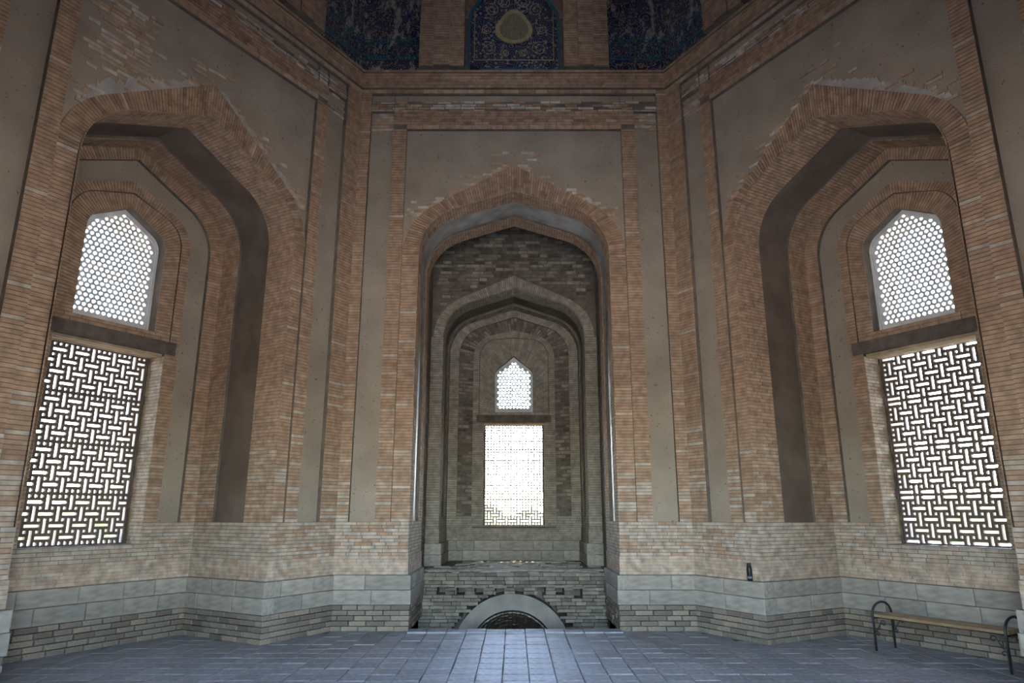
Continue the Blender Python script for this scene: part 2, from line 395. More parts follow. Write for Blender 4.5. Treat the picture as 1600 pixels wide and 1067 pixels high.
# ------------------------------------------------------------------ the niche: vaulted recess with a windowed back wall
def niche(parent, base, hw, zs, za, dep, z0, zpan, k, win, tone, rough_band=False, d0=0.0, depth_cuts=(.55, 1.25), soffit_mat='plaster_brown', back=True, pz=None, bmat='brick'):
    pz = z0 + 1.06 * k if pz is None else pz
    core, bk = MB(), MB(); P = Prof(hw, zs, za, z0); Q = Prof(hw + .045, zs, za + .055, z0); mid = (0, d0 + dep / 2, 3.0)
    a, b = d0 + depth_cuts[0], d0 + depth_cuts[1]; D = d0 + dep
    ring(core, bk, P, d0, P, a, zpan, mid, tone); ring(core, bk, P, b, P, D, zpan, mid, tone)
    for sg in (1, -1):
        core.quad((sg * hw, d0, z0 - .2), (sg * hw, D, z0 - .2), (sg * hw, D, zpan), (sg * hw, d0, zpan))
        bricks(bk, vline(sg * hw, d0, pz, zpan), vline(sg * hw, D, pz, zpan), mid, pale_tone)
    core.loft(P.full(a, zpan), Q.full(a, zpan)); core.loft(P.full(b, zpan), Q.full(b, zpan))
    for sg in (1, -1): core.quad((sg * hw, a, zpan), (sg * Q.hw, a, zpan), (sg * Q.hw, b, zpan), (sg * hw, b, zpan))
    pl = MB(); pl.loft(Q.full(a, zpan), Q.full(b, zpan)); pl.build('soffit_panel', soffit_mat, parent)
    if back:
        P1 = Prof(hw - .24 * k, zs - .02, za - .2 * k, z0); P2 = Prof(hw - .60 * k, zs - .06, za - .55 * k, z0)
        P3 = Prof(hw - .745 * k, zs - .08, za - .74 * k, z0); P4 = Prof(hw - .765 * k, zs - .08, za - .765 * k, z0)
        ww = win['hw'] + .045; zb, zt, lt = win['zb'], win['zt'], win['zt'] + .22 * k
        uw, ub, us, ua = win['uhw'], win['ub'], win['us'], win['ua']
        fc = (0, d0, 3.5); rd = D + .06
        ring(core, bk, P, D, P1, D, zpan, fc, tone)
        core.loft(P1.full(D, zpan), P1.full(rd, zpan)); core.loft(P2.full(D, zpan), P2.full(rd, zpan))
        for sg in (1, -1): core.quad((sg * P1.hw, D, zpan), (sg * P2.hw, D, zpan), (sg * P2.hw, rd, zpan), (sg * P1.hw, rd, zpan))
        pl = MB(); pl.loft(P1.full(rd, zpan), P2.full(rd, zpan))
        if rough_band:
            rb = MB(); ring(MB(), rb, P1, rd, P2, rd, zpan, fc, tones(.05, .75), course=.085, blen=.2, gap=.022, h=.015, rough=.02, skip=.12)
            rb.build('exposed_brick', 'mud', parent, 'stuff'); pl.build('back_panel', 'mortar', parent)
        else: pl.build('back_panel', 'plaster', parent)
        ring(core, bk, P2, D, P3, D, lt, fc, tone); core.loft(P3.full(D, lt), P3.full(D + .03, lt)); core.loft(P3.full(D + .03, lt), P4.full(D + .03, lt)); core.loft(P4.full(D + .03, lt), P4.full(D, lt))
        U = Prof(uw, us, ua, ub); wa = [Vector((uw, D, ub))] + arch(uw, us, ua, D, rf=.45) + [Vector((-uw, D, ub))]
        core.loft(P4.full(D, ub), wa)
        for sg in (1, -1): bricks(bk, vline(sg * P4.hw, D, ub, P4.zs), vline(sg * uw, D, ub, us), fc, tone)
        pa, pb = P4.A(D), arch(uw, us, ua, D, rf=.45); h = len(pa) // 2
        bricks(bk, pa[:h + 1], pb[:h + 1], fc, tone); bricks(bk, pa[h:], pb[h:], fc, tone)
        core.quad((-P4.hw, D, lt), (P4.hw, D, lt), (P4.hw, D, ub), (-P4.hw, D, ub))
        bricks(bk, vline(-P4.hw, D, lt, ub), vline(P4.hw, D, lt, ub), fc, tone)
        for sg in (1, -1):
            # beside the lower opening
            core.quad((sg * P2.hw, D, zpan), (sg * ww, D, zpan), (sg * ww, D, lt), (sg * P2.hw, D, lt))
            bricks(bk, vline(sg * P2.hw, D, zpan, lt), vline(sg * ww, D, zpan, lt), fc, tone)
            core.quad((sg * hw, D, zb), (sg * ww, D, zb), (sg * ww, D, zpan), (sg * hw, D, zpan))
            bricks(bk, vline(sg * hw, D, zb, zpan), vline(sg * ww, D, zb, zpan), fc, pale_tone)
            # reveal of the lower opening
            core.quad((sg * ww, D, zb), (sg * ww, D + .75, zb), (sg * ww, D + .75, lt), (sg * ww, D, lt))
            bricks(bk, vline(sg * ww, D, zb, zt), vline(sg * ww, D + .34, zb, zt), (0, D, 2.5), pale_tone)
        core.quad((-hw, D, z0 - .2), (hw, D, z0 - .2), (hw, D, zb), (-hw, D, zb))
        bricks(bk, vline(-hw, D, pz, zb), vline(hw, D, pz, zb), fc, pale_tone)
        core.quad((-ww, D, zb), (ww, D, zb), (ww, D + .75, zb), (-ww, D + .75, zb))
        core.quad((-ww, D, lt), (ww, D, lt), (ww, D + .75, lt), (-ww, D + .75, lt))
        core.loft(wa + wa[:1], [p + Vector((0, .75, 0)) for p in wa + wa[:1]])
        # closing slab outside, open only at the two windows
        o1 = D + .75; E_ = hw + 1.0
        for (x0, x1, q0, q1) in ((-E_, -ww, z0 - .5, za + 1.2), (ww, E_, z0 - .5, za + 1.2), (-ww, ww, z0 - .5, zb), (-ww, ww, lt, ub), (-ww, ww, ua, za + 1.2), (-ww, -uw, ub, ua), (uw, ww, ub, ua)):
            core.quad((x0, o1, q0), (x1, o1, q0), (x1, o1, q1), (x0, o1, q1))
        for sg in (1, -1): core.quad((sg * E_, 0 + d0 + .2, z0 - .5), (sg * E_, o1, z0 - .5), (sg * E_, o1, za + 1.2), (sg * E_, d0 + .2, za + 1.2))
        core.quad((-E_, d0 + .2, za + 1.2), (E_, d0 + .2, za + 1.2), (E_, o1, za + 1.2), (-E_, o1, za + 1.2))
        # timber lintel
        lb = MB(); lb.box(-ww - .16 * k, ww + .16 * k, D - .02, D + .3, zt + .03, lt, .5); lb.build('lintel_beam', 'old_wood', parent)
        for q in range(4):
            p = MB(); y = D + .03 + q * .085; p.box(-ww + .02, ww - .02, y, y + .06, zt - .02 + R.uniform(0, .02), zt + .035); p.build('lintel_pole', 'pale_wood', parent)
    core.build('niche_core', 'mortar', parent); bk.build('niche_brick', bmat, parent, 'stuff')

# ------------------------------------------------------------------ hall face of one bay
def bay_face(parent, half, j, fi, fo, po, zs, za, zo, zpan, ztop, z0=0.0, torn=(), patches=()):
    """half: to the corner; j: jamb; fi/fo: frame strip; po: plaster strip outer edge; zo: apex of the ring's outer edge"""
    core, bk, ringb = MB(), MB(), MB(); r1 = .05; fc = (0, -6, 4); zc = 9.02
    P = Prof(j, zs, za, z0); O = Prof(fi, zs, zo, z0)
    for sg in (1, -1):
        core.quad((sg * j, 0, z0 - .2), (sg * half, 0, z0 - .2), (sg * half, 0, zpan), (sg * j, 0, zpan))
        bricks(bk, vline(sg * j, 0, z0 + 1.06, zpan), vline(sg * half, 0, z0 + 1.06, zpan), fc, face_tone)
        core.quad((sg * fi, 0, zpan), (sg * fo, 0, zpan), (sg * fo, 0, ztop + .36), (sg * fi, 0, ztop + .36))
        bricks(bk, vline(sg * fi, 0, zpan, ztop), vline(sg * fo, 0, zpan, ztop), fc, face_tone)
        core.quad((sg * po, 0, zpan), (sg * half, 0, zpan), (sg * half, 0, 9.1), (sg * po, 0, 9.1))
        bricks(bk, vline(sg * po, 0, zpan, zc), vline(sg * half, 0, zpan, zc), fc, face_tone)
        for x in (fi, fo, po): core.quad((sg * x, -.0, zpan), (sg * x, .09, zpan), (sg * x, .09, 9.1), (sg * x, 0, 9.1))
        core.quad((sg * fo, 0, zpan), (sg * po, 0, zpan), (sg * po, .09, zpan), (sg * fo, .09, zpan))
        core.quad((sg * j, 0, zpan), (sg * fi, 0, zpan), (sg * fi, r1, zpan), (sg * j, r1, zpan))
        pl = MB(); pl.quad((sg * fo, .075, zpan), (sg * po, .075, zpan), (sg * po, .075, 8.9), (sg * fo, .075, 8.9)); pl.build('plaster_strip', 'plaster', parent)
    # jamb strips and the ring of bricks round the arch, set back inside the frame
    core.loft(P.full(r1, zpan), O.full(r1, zpan))
    for sg in (1, -1): bricks(bk, vline(sg * j, r1, zpan, zs), vline(sg * fi, r1, zpan, zs), fc, face_tone)
    a, b = P.A(r1), O.A(r1); h = len(a) // 2
    for q in (slice(0, h + 1), slice(h, None)): bricks(ringb, a[q], b[q], fc, lambda z: R.gauss(.40, .09), h=.02)
    core.loft(P.full(r1, z0), P.full(-.0, z0))
    ringb.build('arch_ring', 'brick', parent, 'stuff')
    sp = MB(); sp.loft(O.A(r1 + .012), rect_top(fi, zs, ztop, r1 + .012)); sp.build('spandrel_panel', 'plaster', parent)
    # frame top, eroded course, plaster band, cornice
    core.quad((-fi, 0, ztop), (fi, 0, ztop), (fi, 0, ztop + .36), (-fi, 0, ztop + .36)); core.quad((-fi, 0, ztop), (fi, 0, ztop), (fi, .08, ztop), (-fi, .08, ztop))
    bricks(bk, vline(-fi, 0, ztop, ztop + .09), vline(fi, 0, ztop, ztop + .09), fc, lambda z: R.gauss(.55, .1), course=.09, blen=.26)
    bricks(bk, vline(-fo, 0, ztop + .09, ztop + .36), vline(fo, 0, ztop + .09, ztop + .36), fc, lambda z: R.gauss(.42, .1))
    core.quad((-po, .04, ztop + .36), (po, .04, ztop + .36), (po, .04, ztop + .58), (-po, .04, ztop + .58))
    core.quad((-po, 0, ztop + .36), (po, 0, ztop + .36), (po, .09, ztop + .36), (-po, .09, ztop + .36))
    rb = MB(); bricks(rb, vline(-po, .04, ztop + .36, ztop + .58), vline(po, .04, ztop + .36, ztop + .58), fc, lambda z: R.choice((.4, .6, .85, 1.0)), course=.055, blen=.24, gap=.014, h=.012, rough=.02, skip=.15)
    for sg in (1, -1): bricks(rb, vline(sg * fo, .075, ztop + .0, ztop + .36), vline(sg * po, .075, ztop, ztop + .36), fc, lambda z: R.choice((.4, .6, .85)), course=.06, blen=.2, gap=.014, h=.012, rough=.02, skip=.3)
    pl = MB(); pl.quad((-po, .05, ztop + .58), (po, .05, ztop + .58), (po, .05, zc), (-po, .05, zc)); pl.build('plaster_band', 'plaster', parent)
    core.quad((-half, .004, zc - .02), (half, .004, zc - .02), (half, .1, zc - .02), (-half, .1, zc - .02)); core.quad((-half, .004, zc - .02), (half, .004, zc - .02), (half, .004, 9.42), (-half, .004, 9.42)); core.quad((-half, .1, ztop), (half, .1, ztop), (half, .1, 9.42), (-half, .1, 9.42))
    # torn plaster along the flanks of the arch: bare courses
    e = O.A(r1 + .012); pd = r1 + .012
    def bare(x, z, L, hgt=.042):
        if abs(x) + L / 2 < fi - .03 and z < ztop - .1:
            rb.brick((x - L / 2, pd, z), (x + L / 2, pd, z), (x + L / 2, pd, z + hgt), (x - L / 2, pd, z + hgt), Vector((0, -1, 0)), R.uniform(.004, .016), R.choice((.5, .62, .75, .9)))
    for i in range(6, len(e) - 7):
        for q in range(6):
            p = lerp(e[i], e[i + 1], q / 6); sgn = 1 if p.x > 0 else -1
            if R.random() < .5: L = R.uniform(.07, .2); bare(p.x + sgn * (L / 2 + R.uniform(-.05, .03)), p.z + R.uniform(-.01, .03), L)
            if R.random() < .12: bare(p.x + sgn * R.uniform(.05, .3), p.z + R.uniform(.03, .12), R.uniform(.08, .22))
    for q in range(7): bare(R.uniform(-.3, .4), zo + .03 + .047 * R.randint(0, 4), R.uniform(.12, .26))
    for (x0, x1, q0, q1, dens) in torn:
        z = q0
        while z < q1:
            x = x0 + R.uniform(0, .2)
            while x < x1:
                L = R.uniform(.14, .26)
                edge = min((x - x0) / .3, (x1 - x) / .3, (z - q0) / .25, (q1 - z) / .25, 1)
                if R.random() < dens * max(.25, edge): bare(x, z, L - .015, .045)
                x += L
            z += .058
    # pale plaster left along the ring
    for (i0, i1, amp) in patches:
        up, lo = [], []
        for i in range(i0, i1):
            for q in range(5):
                p = lerp(e[i], e[i + 1], q / 5); f = (i + q / 5 - i0) / (i1 - i0); t_ = amp * math.sin(math.pi * f) ** .6 * R.uniform(.35, 1.1) + .01
                lo.append(p + Vector((0, -.012, .0))); up.append(p + Vector((.25 * t_ * (1 if p.x > 0 else -1), -.012, t_)))
        pp = MB(); pp.loft(lo, up); pp.loft(up, [v_ + Vector((0, .012, 0)) for v_ in up]); pp.build('pale_plaster_patch', 'pale_plaster', parent)
    rb.build('exposed_brick', 'brick', parent, 'stuff')
    core.build('bay_core', 'mortar', parent); bk.build('face_brick', 'brick', parent, 'stuff')
    # cornice: header course and moulded courses stepping out
    co = MB(); hb = MB()
    co.box(-half - .02, half + .02, -.05, .5, zc + .08, 9.40); co.box(-half - .03, half + .03, -.08, .5, 9.40, 9.45)
    co.build('cornice_core', 'mortar', parent)
    bricks(hb, vline(-half, -.0, zc, zc + .08), vline(half, -.0, zc, zc + .08), fc, lambda z: R.choice((.35, .55, .66, .72)), course=.08, blen=.27)
    bricks(hb, vline(-half, -.05, zc + .08, 9.40), vline(half, -.05, zc + .08, 9.40), fc, lambda z: R.gauss(.46, .06), course=.055, blen=.5)
    bricks(hb, vline(-half, -.08, 9.40, 9.45), vline(half, -.08, 9.40, 9.45), fc, lambda z: R.gauss(.5, .06), course=.05, blen=.3)
    hb.build('cornice_brick', 'brick', parent, 'stuff')

# upper zone: mosaic niches between brick piers
def upper_zone(parent, half, ang, hole=False):
    before = set(parent.children); fc = (0, -6, 11); core, bk = MB(), MB(); zt = 13.2; zb = 9.45; SH = .27; tn = math.tan(math.radians(ang)); ins = (.42 - SH) * tn
    hx = half + ins; core.quad((-hx, .42, zb), (hx, .42, zb), (hx, .42, zt), (-hx, .42, zt));  core.quad((-hx, .42, zb - .6), (hx, .42, zb - .6), (hx, .42, zb), (-hx, .42, zb))
    for sg in (1, -1):
        for (x0, x1, d) in ((.90, 1.16, .1), (1.16, 1.44, .06), (1.44, 1.70, .1)):
            core.box(min(sg * x0, sg * x1), max(sg * x0, sg * x1), d, .42, zb, zt)
            bricks(bk, vline(sg * x0, d, zb + .02, zt), vline(sg * x1, d, zb + .02, zt), fc, lambda z: R.gauss(.44, .06), course=.052)
        bricks(bk, vline(sg * 1.70, .1, zb, zt), vline(sg * 1.70, .42, zb, zt), (sg * 4, -2, 11), dim_tone)
        t = MB(); t.v = [(sg * 1.30 - .06, .045, 11.2), (sg * 1.30 + .06, .045, 11.2), (sg * 1.30, .045, 10.9)]; t.f = [(0, 1, 2)]; t.t = [.5]
        t.v += [(x, .08, z) for x, y, z in t.v]; t.f += [(0, 3, 4, 1), (1, 4, 5, 2), (2, 5, 3, 0)]; t.t += [.5] * 3
        t.build('teal_inlay', 'teal', parent)
        # corner mosaic
        x0, x1 = sg * 1.70, sg * (half + (.40 - SH) * tn)
        p = MB(); p.quad((x0, .40, zb + .13), (x1, .40, zb + .13), (x1, .40, zt), (x0, .40, zt)); p.build('mosaic_panel', 'mosaic_worn', parent)
        p = MB(); p.box(min(x0, x1), max(x0, x1), .375, .41, zb, zb + .13); p.build('teal_border', 'teal', parent)
        for (za, zc_) in ((zb + .36, zb + .385), (zb + .78, zb + .80)):
            p = MB(); p.box(min(x0, x1), max(x0, x1), .388, .405, za, zc_); p.build('teal_fillet', 'teal', parent)
        for k in range(2):
            cx = x0 + (x1 - x0) * (.25 + .5 * k) ; w_ = .19
            p = MB()
            for (a0, a1, c0, c1) in ((cx - w_, cx + w_, zb + .42, zb + .44), (cx - w_, cx + w_, zb + .72, zb + .74), (cx - w_, cx - w_ + .02, zb + .42, zb + .74), (cx + w_ - .02, cx + w_, zb + .42, zb + .74)):
                p.box(a0, a1, .389, .405, c0, c1)
            p.build('cartouche_border', 'teal', parent)
    # central mosaic with medallion, under a pointed brick arch
    p = MB(); p.quad((-.9, .36, zb + .13), (.9, .36, zb + .13), (.9, .36, zt), (-.9, .36, zt)); p.build('mosaic_panel', 'mosaic', parent)
    p = MB(); p.box(-.9, .9, .33, .37, zb + .02, zb + .13); p.build('teal_border', 'teal', parent)
    for (x0, x1, z0, z1) in ((-.74, .74, zb + .32, zb + .335), (-.74, -.725, zb + .32, 11.3), (.725, .74, zb + .32, 11.3)):
        p = MB(); p.box(x0, x1, .348, .365, z0, z1); p.build('mosaic_fillet', 'gold', parent)
    a = arch(.84, 10.62, 12.1, .30); core.loft(a, rect_top(.9, 10.62, zt, .30)); h_ = len(a) // 2; rt = rect_top(.9, 10.62, zt, .30); bricks(bk, a[:h_ + 1], rt[:h_ + 1], fc, dim_tone); bricks(bk, a[h_:], rt[h_:], fc, dim_tone); core.loft([Vector((.84, .30, zb)), a[0]], [Vector((.9, .30, zb)), Vector((.9, .30, 10.62))]); core.loft([Vector((-.84, .30, zb)), a[-1]], [Vector((-.9, .30, zb)), Vector((-.9, .30, 10.62))])
    edge = [Vector((.84, .30, zb))] + a + [Vector((-.84, .30, zb))]
    p = MB(); p.loft([q + Vector((0, -.01, 0)) for q in edge], [Vector((q.x * .965, .29, q.z - (.03 if q.z > 10.63 else 0))) for q in edge]); p.loft([Vector((q.x * .965, .29, q.z - (.03 if q.z > 10.63 else 0))) for q in edge], [Vector((q.x * .965, .36, q.z - (.03 if q.z > 10.63 else 0))) for q in edge]); p.build('teal_edging', 'teal', parent)
    def drop(rad, cz, n=40):
        out = []
        for k in range(n):
            t = 2 * math.pi * k / n; x = rad * math.sin(t); z = .84 * rad * math.cos(t)
            if math.cos(t) > .5: z += rad * .42 * ((math.cos(t) - .5) / .5) ** 2
            out.append((x, cz + z))
        return out
    cz = 10.42
    for nm, r_, dd, mt in (('medallion_rim', .35, .335, 'gold'), ('medallion_field', .27, .327, 'olive')):
        o = drop(r_, cz); mb = MB(); n_ = len(o); mb.v = [(x, dd, z) for x, z in o] + [(x, .37, z) for x, z in o]
        mb.f = [tuple(range(n_))] + [(i, (i + 1) % n_, n_ + (i + 1) % n_, n_ + i) for i in range(n_)]; mb.t = [.5] * len(mb.f); mb.build(nm, mt, parent)
    for sg in (1, -1):
        for (sx, sz, r0, tw) in ((.47, 10.02, .15, 1), (.50, 10.42, .10, -1), (.42, 10.86, .14, 1), (.16, 9.93, .09, -1), (.17, 11.02, .13, -1)):
            sp_ = MB(); tube(sp_, [(sg * (sx + r0 * (1 - k / 34) * math.cos(tw * k * .42 + 1.2)), .352, sz + r0 * (1 - k / 34) * math.sin(tw * k * .42 + 1.2)) for k in range(28)], .007, 5); sp_.build('scroll_inlay', 'gold', parent)
    if hole:
        sm = MB(); o = [(-.80, 9.47), (-.52, 9.47), (-.60, 9.53), (-.66, 9.60), (-.72, 9.62), (-.77, 9.66), (-.80, 9.64)]
        sm.v = [(x, .322, z) for x, z in o] + [(x, .37, z) for x, z in o]; k_ = len(o); sm.f = [tuple(range(k_))] + [(i, (i + 1) % k_, k_ + (i + 1) % k_, k_ + i) for i in range(k_)]; sm.t = [.5] * len(sm.f); sm.build('hole_shade_patch', 'hole_shade', parent)  # raised dark piece: shade of a hole in the mosaic, put in as colour
    core.build('upper_core', 'mortar', parent); bk.build('upper_brick', 'brick', parent, 'stuff')
    for o_ in set(parent.children) - before: o_.location.y = -SH

def wall_root(name, label, loc, rz):
    e = bpy.data.objects.new(name, None); C.objects.link(e); e.matrix_world = Matrix.Translation(loc) @ Matrix.Rotation(rz, 4, 'Z'); return struct(e, label)

YC = 10.85; HC = 2.74; HS = 2.835; S3 = math.sin(math.radians(60)); ZP = 1.56
# ------------------------------------------------------------------ side bays
WIN = dict(hw=.735, zb=1.27, zt=3.95, uhw=.58, ub=4.28, us=5.55, ua=6.03)
sides = {}
for nm, sg in (('left', 1), ('right', -1)):
    ctr = (-sg * (HC + HS * .5), YC - HS * S3, 0)
    e = wall_root('wall_' + nm, f'{nm} brick wall bay with a deep pointed-arch niche and two pierced windows', ctr, sg * math.radians(60))
    sides[nm] = e
    bay_face(e, HS, 1.585, 1.83, 2.05, 2.5, 5.72, 7.0, 7.52, ZP, 8.32, torn=[(-1.8, -.75, 6.75, 7.95, .8)] if sg > 0 else [(.1, .6, 7.75, 7.95, .3)], patches=[(17, 25, .20), (9, 16, .13)] if sg > 0 else [(8, 16, .17)])
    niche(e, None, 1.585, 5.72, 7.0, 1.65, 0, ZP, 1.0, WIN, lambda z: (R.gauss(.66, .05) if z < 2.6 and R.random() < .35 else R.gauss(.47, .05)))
    J = 1.585
    plinth(e, [(HS, 0, J, 0, 0, 1), (J, 0, J, 1.65, 1, -1), (J, 1.65, -J, 1.65, 0, 0), (-J, 1.65, -J, 0, -1, 1), (-J, 0, -HS, 0, 1, 0)])
    upper_zone(e, HS, 30)
    bm_ = e.matrix_world
    a, b = ('1', '2') if nm == 'left' else ('5', '6')
    lattice_window('window_' + a, f'large rectangular clay lattice window in the {nm} niche', bm_, .735, 1.27, 3.95, 2.0, 1 if nm == 'left' else 0, 1.65)
    grille_window('window_' + b, f'pointed white gypsum screen window high in the {nm} niche', bm_, .58, 4.28, 5.55, 6.03, 1.83)
    for (zc, sy, sx) in ((2.6, 2.7, 1.5), (5.1, 1.7, 1.2)):
        q = bm_ @ Vector((0, 2.38, zc)); portal('daylight_portal', q, (math.radians(90), 0, sg * math.radians(60) + math.pi), sx, sy)

# ------------------------------------------------------------------ central bay, passage behind it and far niche
e = wall_root('wall_back', 'central brick wall bay with the tall pointed arch opening onto a passage', (0, YC, 0), 0)
bay_face(e, HC, 1.62, 1.90, 2.14, 2.55, 5.95, 7.11, 7.63, ZP, 8.30)
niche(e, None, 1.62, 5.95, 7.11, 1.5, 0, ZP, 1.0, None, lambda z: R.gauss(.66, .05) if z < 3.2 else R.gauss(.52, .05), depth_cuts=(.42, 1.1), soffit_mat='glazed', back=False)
plinth(e, [(HC, 0, 1.62, 0, 0, 1), (1.62, 0, 1.62, 1.5, 1, 0), (-1.62, 1.5, -1.62, 0, 0, 1), (-1.62, 0, -HC, 0, 1, 0)])
upper_zone(e, HC, 30, True)
far = wall_root('wall_far', 'greyish brick end wall of the passage with stepped pointed arches', (0, YC, 0), 0)
F0 = 3.15; ZF = .67; kk = .93
c = MB(); rb = MB()
P = Prof(1.5, 5.3, 6.385, ZF); O = Prof(1.70, 5.3, 6.66, ZF)
c.loft(P.full(F0, ZF), O.full(F0, ZF)); c.loft([Vector((1.70, F0, ZF))] + O.A(F0) + [Vector((-1.70, F0, ZF))], [Vector((1.78, F0, ZF))] + rect_top(1.78, 5.3, 9.0, F0) + [Vector((-1.78, F0, ZF))])
fb = MB()
for sg in (1, -1): bricks(fb, vline(sg * 1.5, F0, 1.38, 5.3), vline(sg * 1.78, F0, 1.38, 5.3), (0, 0, 3), lambda z: R.gauss(.75, .06))
a, b = P.A(F0), O.A(F0); h = len(a) // 2
for q in (slice(0, h + 1), slice(h, None)): bricks(fb, a[q], b[q], (0, 0, 3), lambda z: R.gauss(.8, .06), h=.03)
fb.build('arch_ring', 'mud', far, 'stuff')
# rough courses filling the wall above the far arch
def above_arch(x, z): 
    if abs(x) > 1.74: return False
    pts = O.A(0)
    zz = max((p.z + (q.z - p.z) * (x - p.x) / (q.x - p.x) for p, q in zip(pts, pts[1:]) if min(p.x, q.x) <= x <= max(p.x, q.x) and abs(q.x - p.x) > 1e-6), default=5.3)
    return z > zz + .02
z = 5.3
while z < 8.9:
    x = -1.75 + R.uniform(-.1, 0)
    while x < 1.75:
        L = R.uniform(.16, .34); hh = R.uniform(.055, .08)
        if above_arch(x + .02, z) and above_arch(x + L - .02, z) and R.random() < .93:
            rb.brick((x, F0, z), (x + L - .02, F0, z), (x + L - .02, F0, z + hh - .01), (x, F0, z + hh - .01), Vector((0, -1, 0)), R.uniform(.008, .035), R.choice((.1, .3, .45, .6, .75)))
        x += L
    z += .078
rb.build('rough_brick_courses', 'mud', far, 'stuff')
for sg in (1, -1):
    c.quad((sg * 1.76, 1.5, -1.7), (sg * 1.76, F0, -1.7), (sg * 1.76, F0, 9), (sg * 1.76, 1.5, 9))
    c.quad((sg * 1.62, 1.5, -1.7), (sg * 1.78, 1.5, -1.7), (sg * 1.78, 1.5, 9), (sg * 1.62, 1.5, 9))
    c.quad((sg * 1.62, 0, -1.7), (sg * 1.62, 1.5, -1.7), (sg * 1.62, 1.5, .02), (sg * 1.62, 0, .02))
c.loft(Prof(1.62, 5.95, 7.11, 0).A(1.5), rect_top(1.78, 5.95, 9.0, 1.5))
c.quad((-1.8, 1.5, 9), (1.8, 1.5, 9), (1.8, F0, 9), (-1.8, F0, 9))
sb = MB()
for sg in (1, -1): bricks(sb, vline(sg * 1.76, 1.52, ZF, 8.9), vline(sg * 1.76, F0, ZF, 8.9), (0, 2.3, 4), dim_tone, course=.06)
sb.build('side_brick', 'mud', far, 'stuff')
c.build('passage_core', 'mortar', far)
WC = dict(hw=.66, zb=1.42, zt=3.66, uhw=.44, ub=3.93, us=4.80, ua=5.25)
niche(far, None, 1.5, 5.3, 6.385, 1.6, ZF, 1.62, kk, WC, lambda z: R.gauss(.80, .06), rough_band=True, d0=F0, pz=1.38, bmat='mud')
plinth(far, [(1.78, F0, 1.5, F0, 0, 1), (1.5, F0, 1.5, F0 + 1.6, 1, -1), (1.5, F0 + 1.6, -1.5, F0 + 1.6, 0, 0), (-1.5, F0 + 1.6, -1.5, F0, -1, 1), (-1.5, F0, -1.78, F0, 1, 0)], z_base=ZF - .35, scale=1.0, rough=False, bmat='mud')
lattice_window('window_3', 'bright lattice window at the end of the central passage', far.matrix_world, .66, 1.42, 3.66, F0 + 1.6 + .2, 1, F0 + 1.6, .2)
grille_window('window_4', 'small pointed white screen above the passage lattice window', far.matrix_world, .44, 3.93, 4.80, 5.25, F0 + 1.6 + .15)
sl = MB(); sl.box(-.92, .92, F0 + 1.55, F0 + 1.62, 1.36, 1.40); sl.build('sill_plank', 'old_wood', far)
for (zc, sy, sx) in ((2.55, 2.3, 1.3), (4.6, 1.4, .9)):
    portal('daylight_portal', (0, YC + F0 + 1.6 + .73, zc), (math.radians(90), 0, math.pi), sx, sy)

# platform over the crypt, its rough front and the crypt arch
pf = wall_root('platform', 'raised rough brick platform over the crypt in the central passage', (0, YC, 0), 0)
p = MB(); PD = 1.65; CX, CZ, RI, RO = -.03, -.69, .765, 1.03
p.quad((-1.76, PD - .02, ZF), (1.76, PD - .02, ZF), (1.76, F0 + 1.62, ZF), (-1.76, F0 + 1.62, ZF))
an = [math.radians(180 * k / 24) for k in range(25)]
arcp = lambda r_, d: [Vector((CX + r_ * math.cos(t), d, CZ + r_ * math.sin(t))) for t in an]
def outer_rect(d):
    out = []
    for t in an:
        cx, sz = math.cos(t), math.sin(t); k = min(1.8 / max(abs(cx), 1e-6), (ZF - CZ) / max(sz, 1e-6)); out.append(Vector((CX * 0 + cx * k, d, CZ + sz * k)))
    return out
p.loft(arcp(RO - .05, PD + .45), outer_rect(PD + .45)); p.quad((-1.76, PD - .02, ZF), (1.76, PD - .02, ZF), (1.76, PD + .45, ZF - .01), (-1.76, PD + .45, ZF - .01))
p.loft(arcp(RI, PD + .0), [q + Vector((0, 2.6, -.7)) for q in arcp(RI, PD)])
p.quad((-1.8, PD + .45, -1.75), (1.8, PD + .45, -1.75), (1.8, PD + .45, CZ), (-1.8, PD + .45, CZ))
p.quad((-1.8, 0, -1.75), (1.8, 0, -1.75), (1.8, PD + 3, -1.75), (-1.8, PD + 3, -1.75)); p.quad((-1.8, -.02, -1.75), (1.8, -.02, -1.75), (1.8, -.02, -.03), (-1.8, -.02, -.03))
p.quad((-1.2, PD + 2.55, -2.8), (1.2, PD + 2.55, -2.8), (1.2, PD + 2.55, .3), (-1.2, PD + 2.55, .3)); p.build('platform_core', 'mortar', pf)
q = MB(); holes = [(-1.27 + .345 * k + R.uniform(-.03, .03), .36 + R.uniform(-.03, .02) - abs(k - 3.5) * .004) for k in range(8)]
z = -1.0
while z < ZF - .03:
    hh = R.uniform(.05, .07); x = -1.66
    row = [(hx - .07, hx + .07) for hx, hz in holes if z + hh > hz + .005 and z < hz + .095]
    while x < 1.62:
        x1 = min(x + R.uniform(.14, .32), 1.62)
        for (h0, h1) in row:
            if x < h0 < x1: x1 = h0
        hit = [h1 for h0, h1 in row if h0 - .001 <= x < h1]
        if hit: x = hit[0]; continue
        inarch = min(math.hypot(xx - CX, zz - CZ) for xx in (x, x1, (x + x1) / 2) for zz in (z, z + hh)) < RO - .03
        if not inarch and x1 > x + .025:
            q.brick((x, PD + .45, z), (x1 - .008, PD + .45, z), (x1 - .008, PD + .45, z + hh - .008), (x, PD + .45, z + hh - .008), Vector((0, -1, 0)), .45 + R.uniform(-.02, .02), R.uniform(.25, .7))
        x = x1
    z += hh
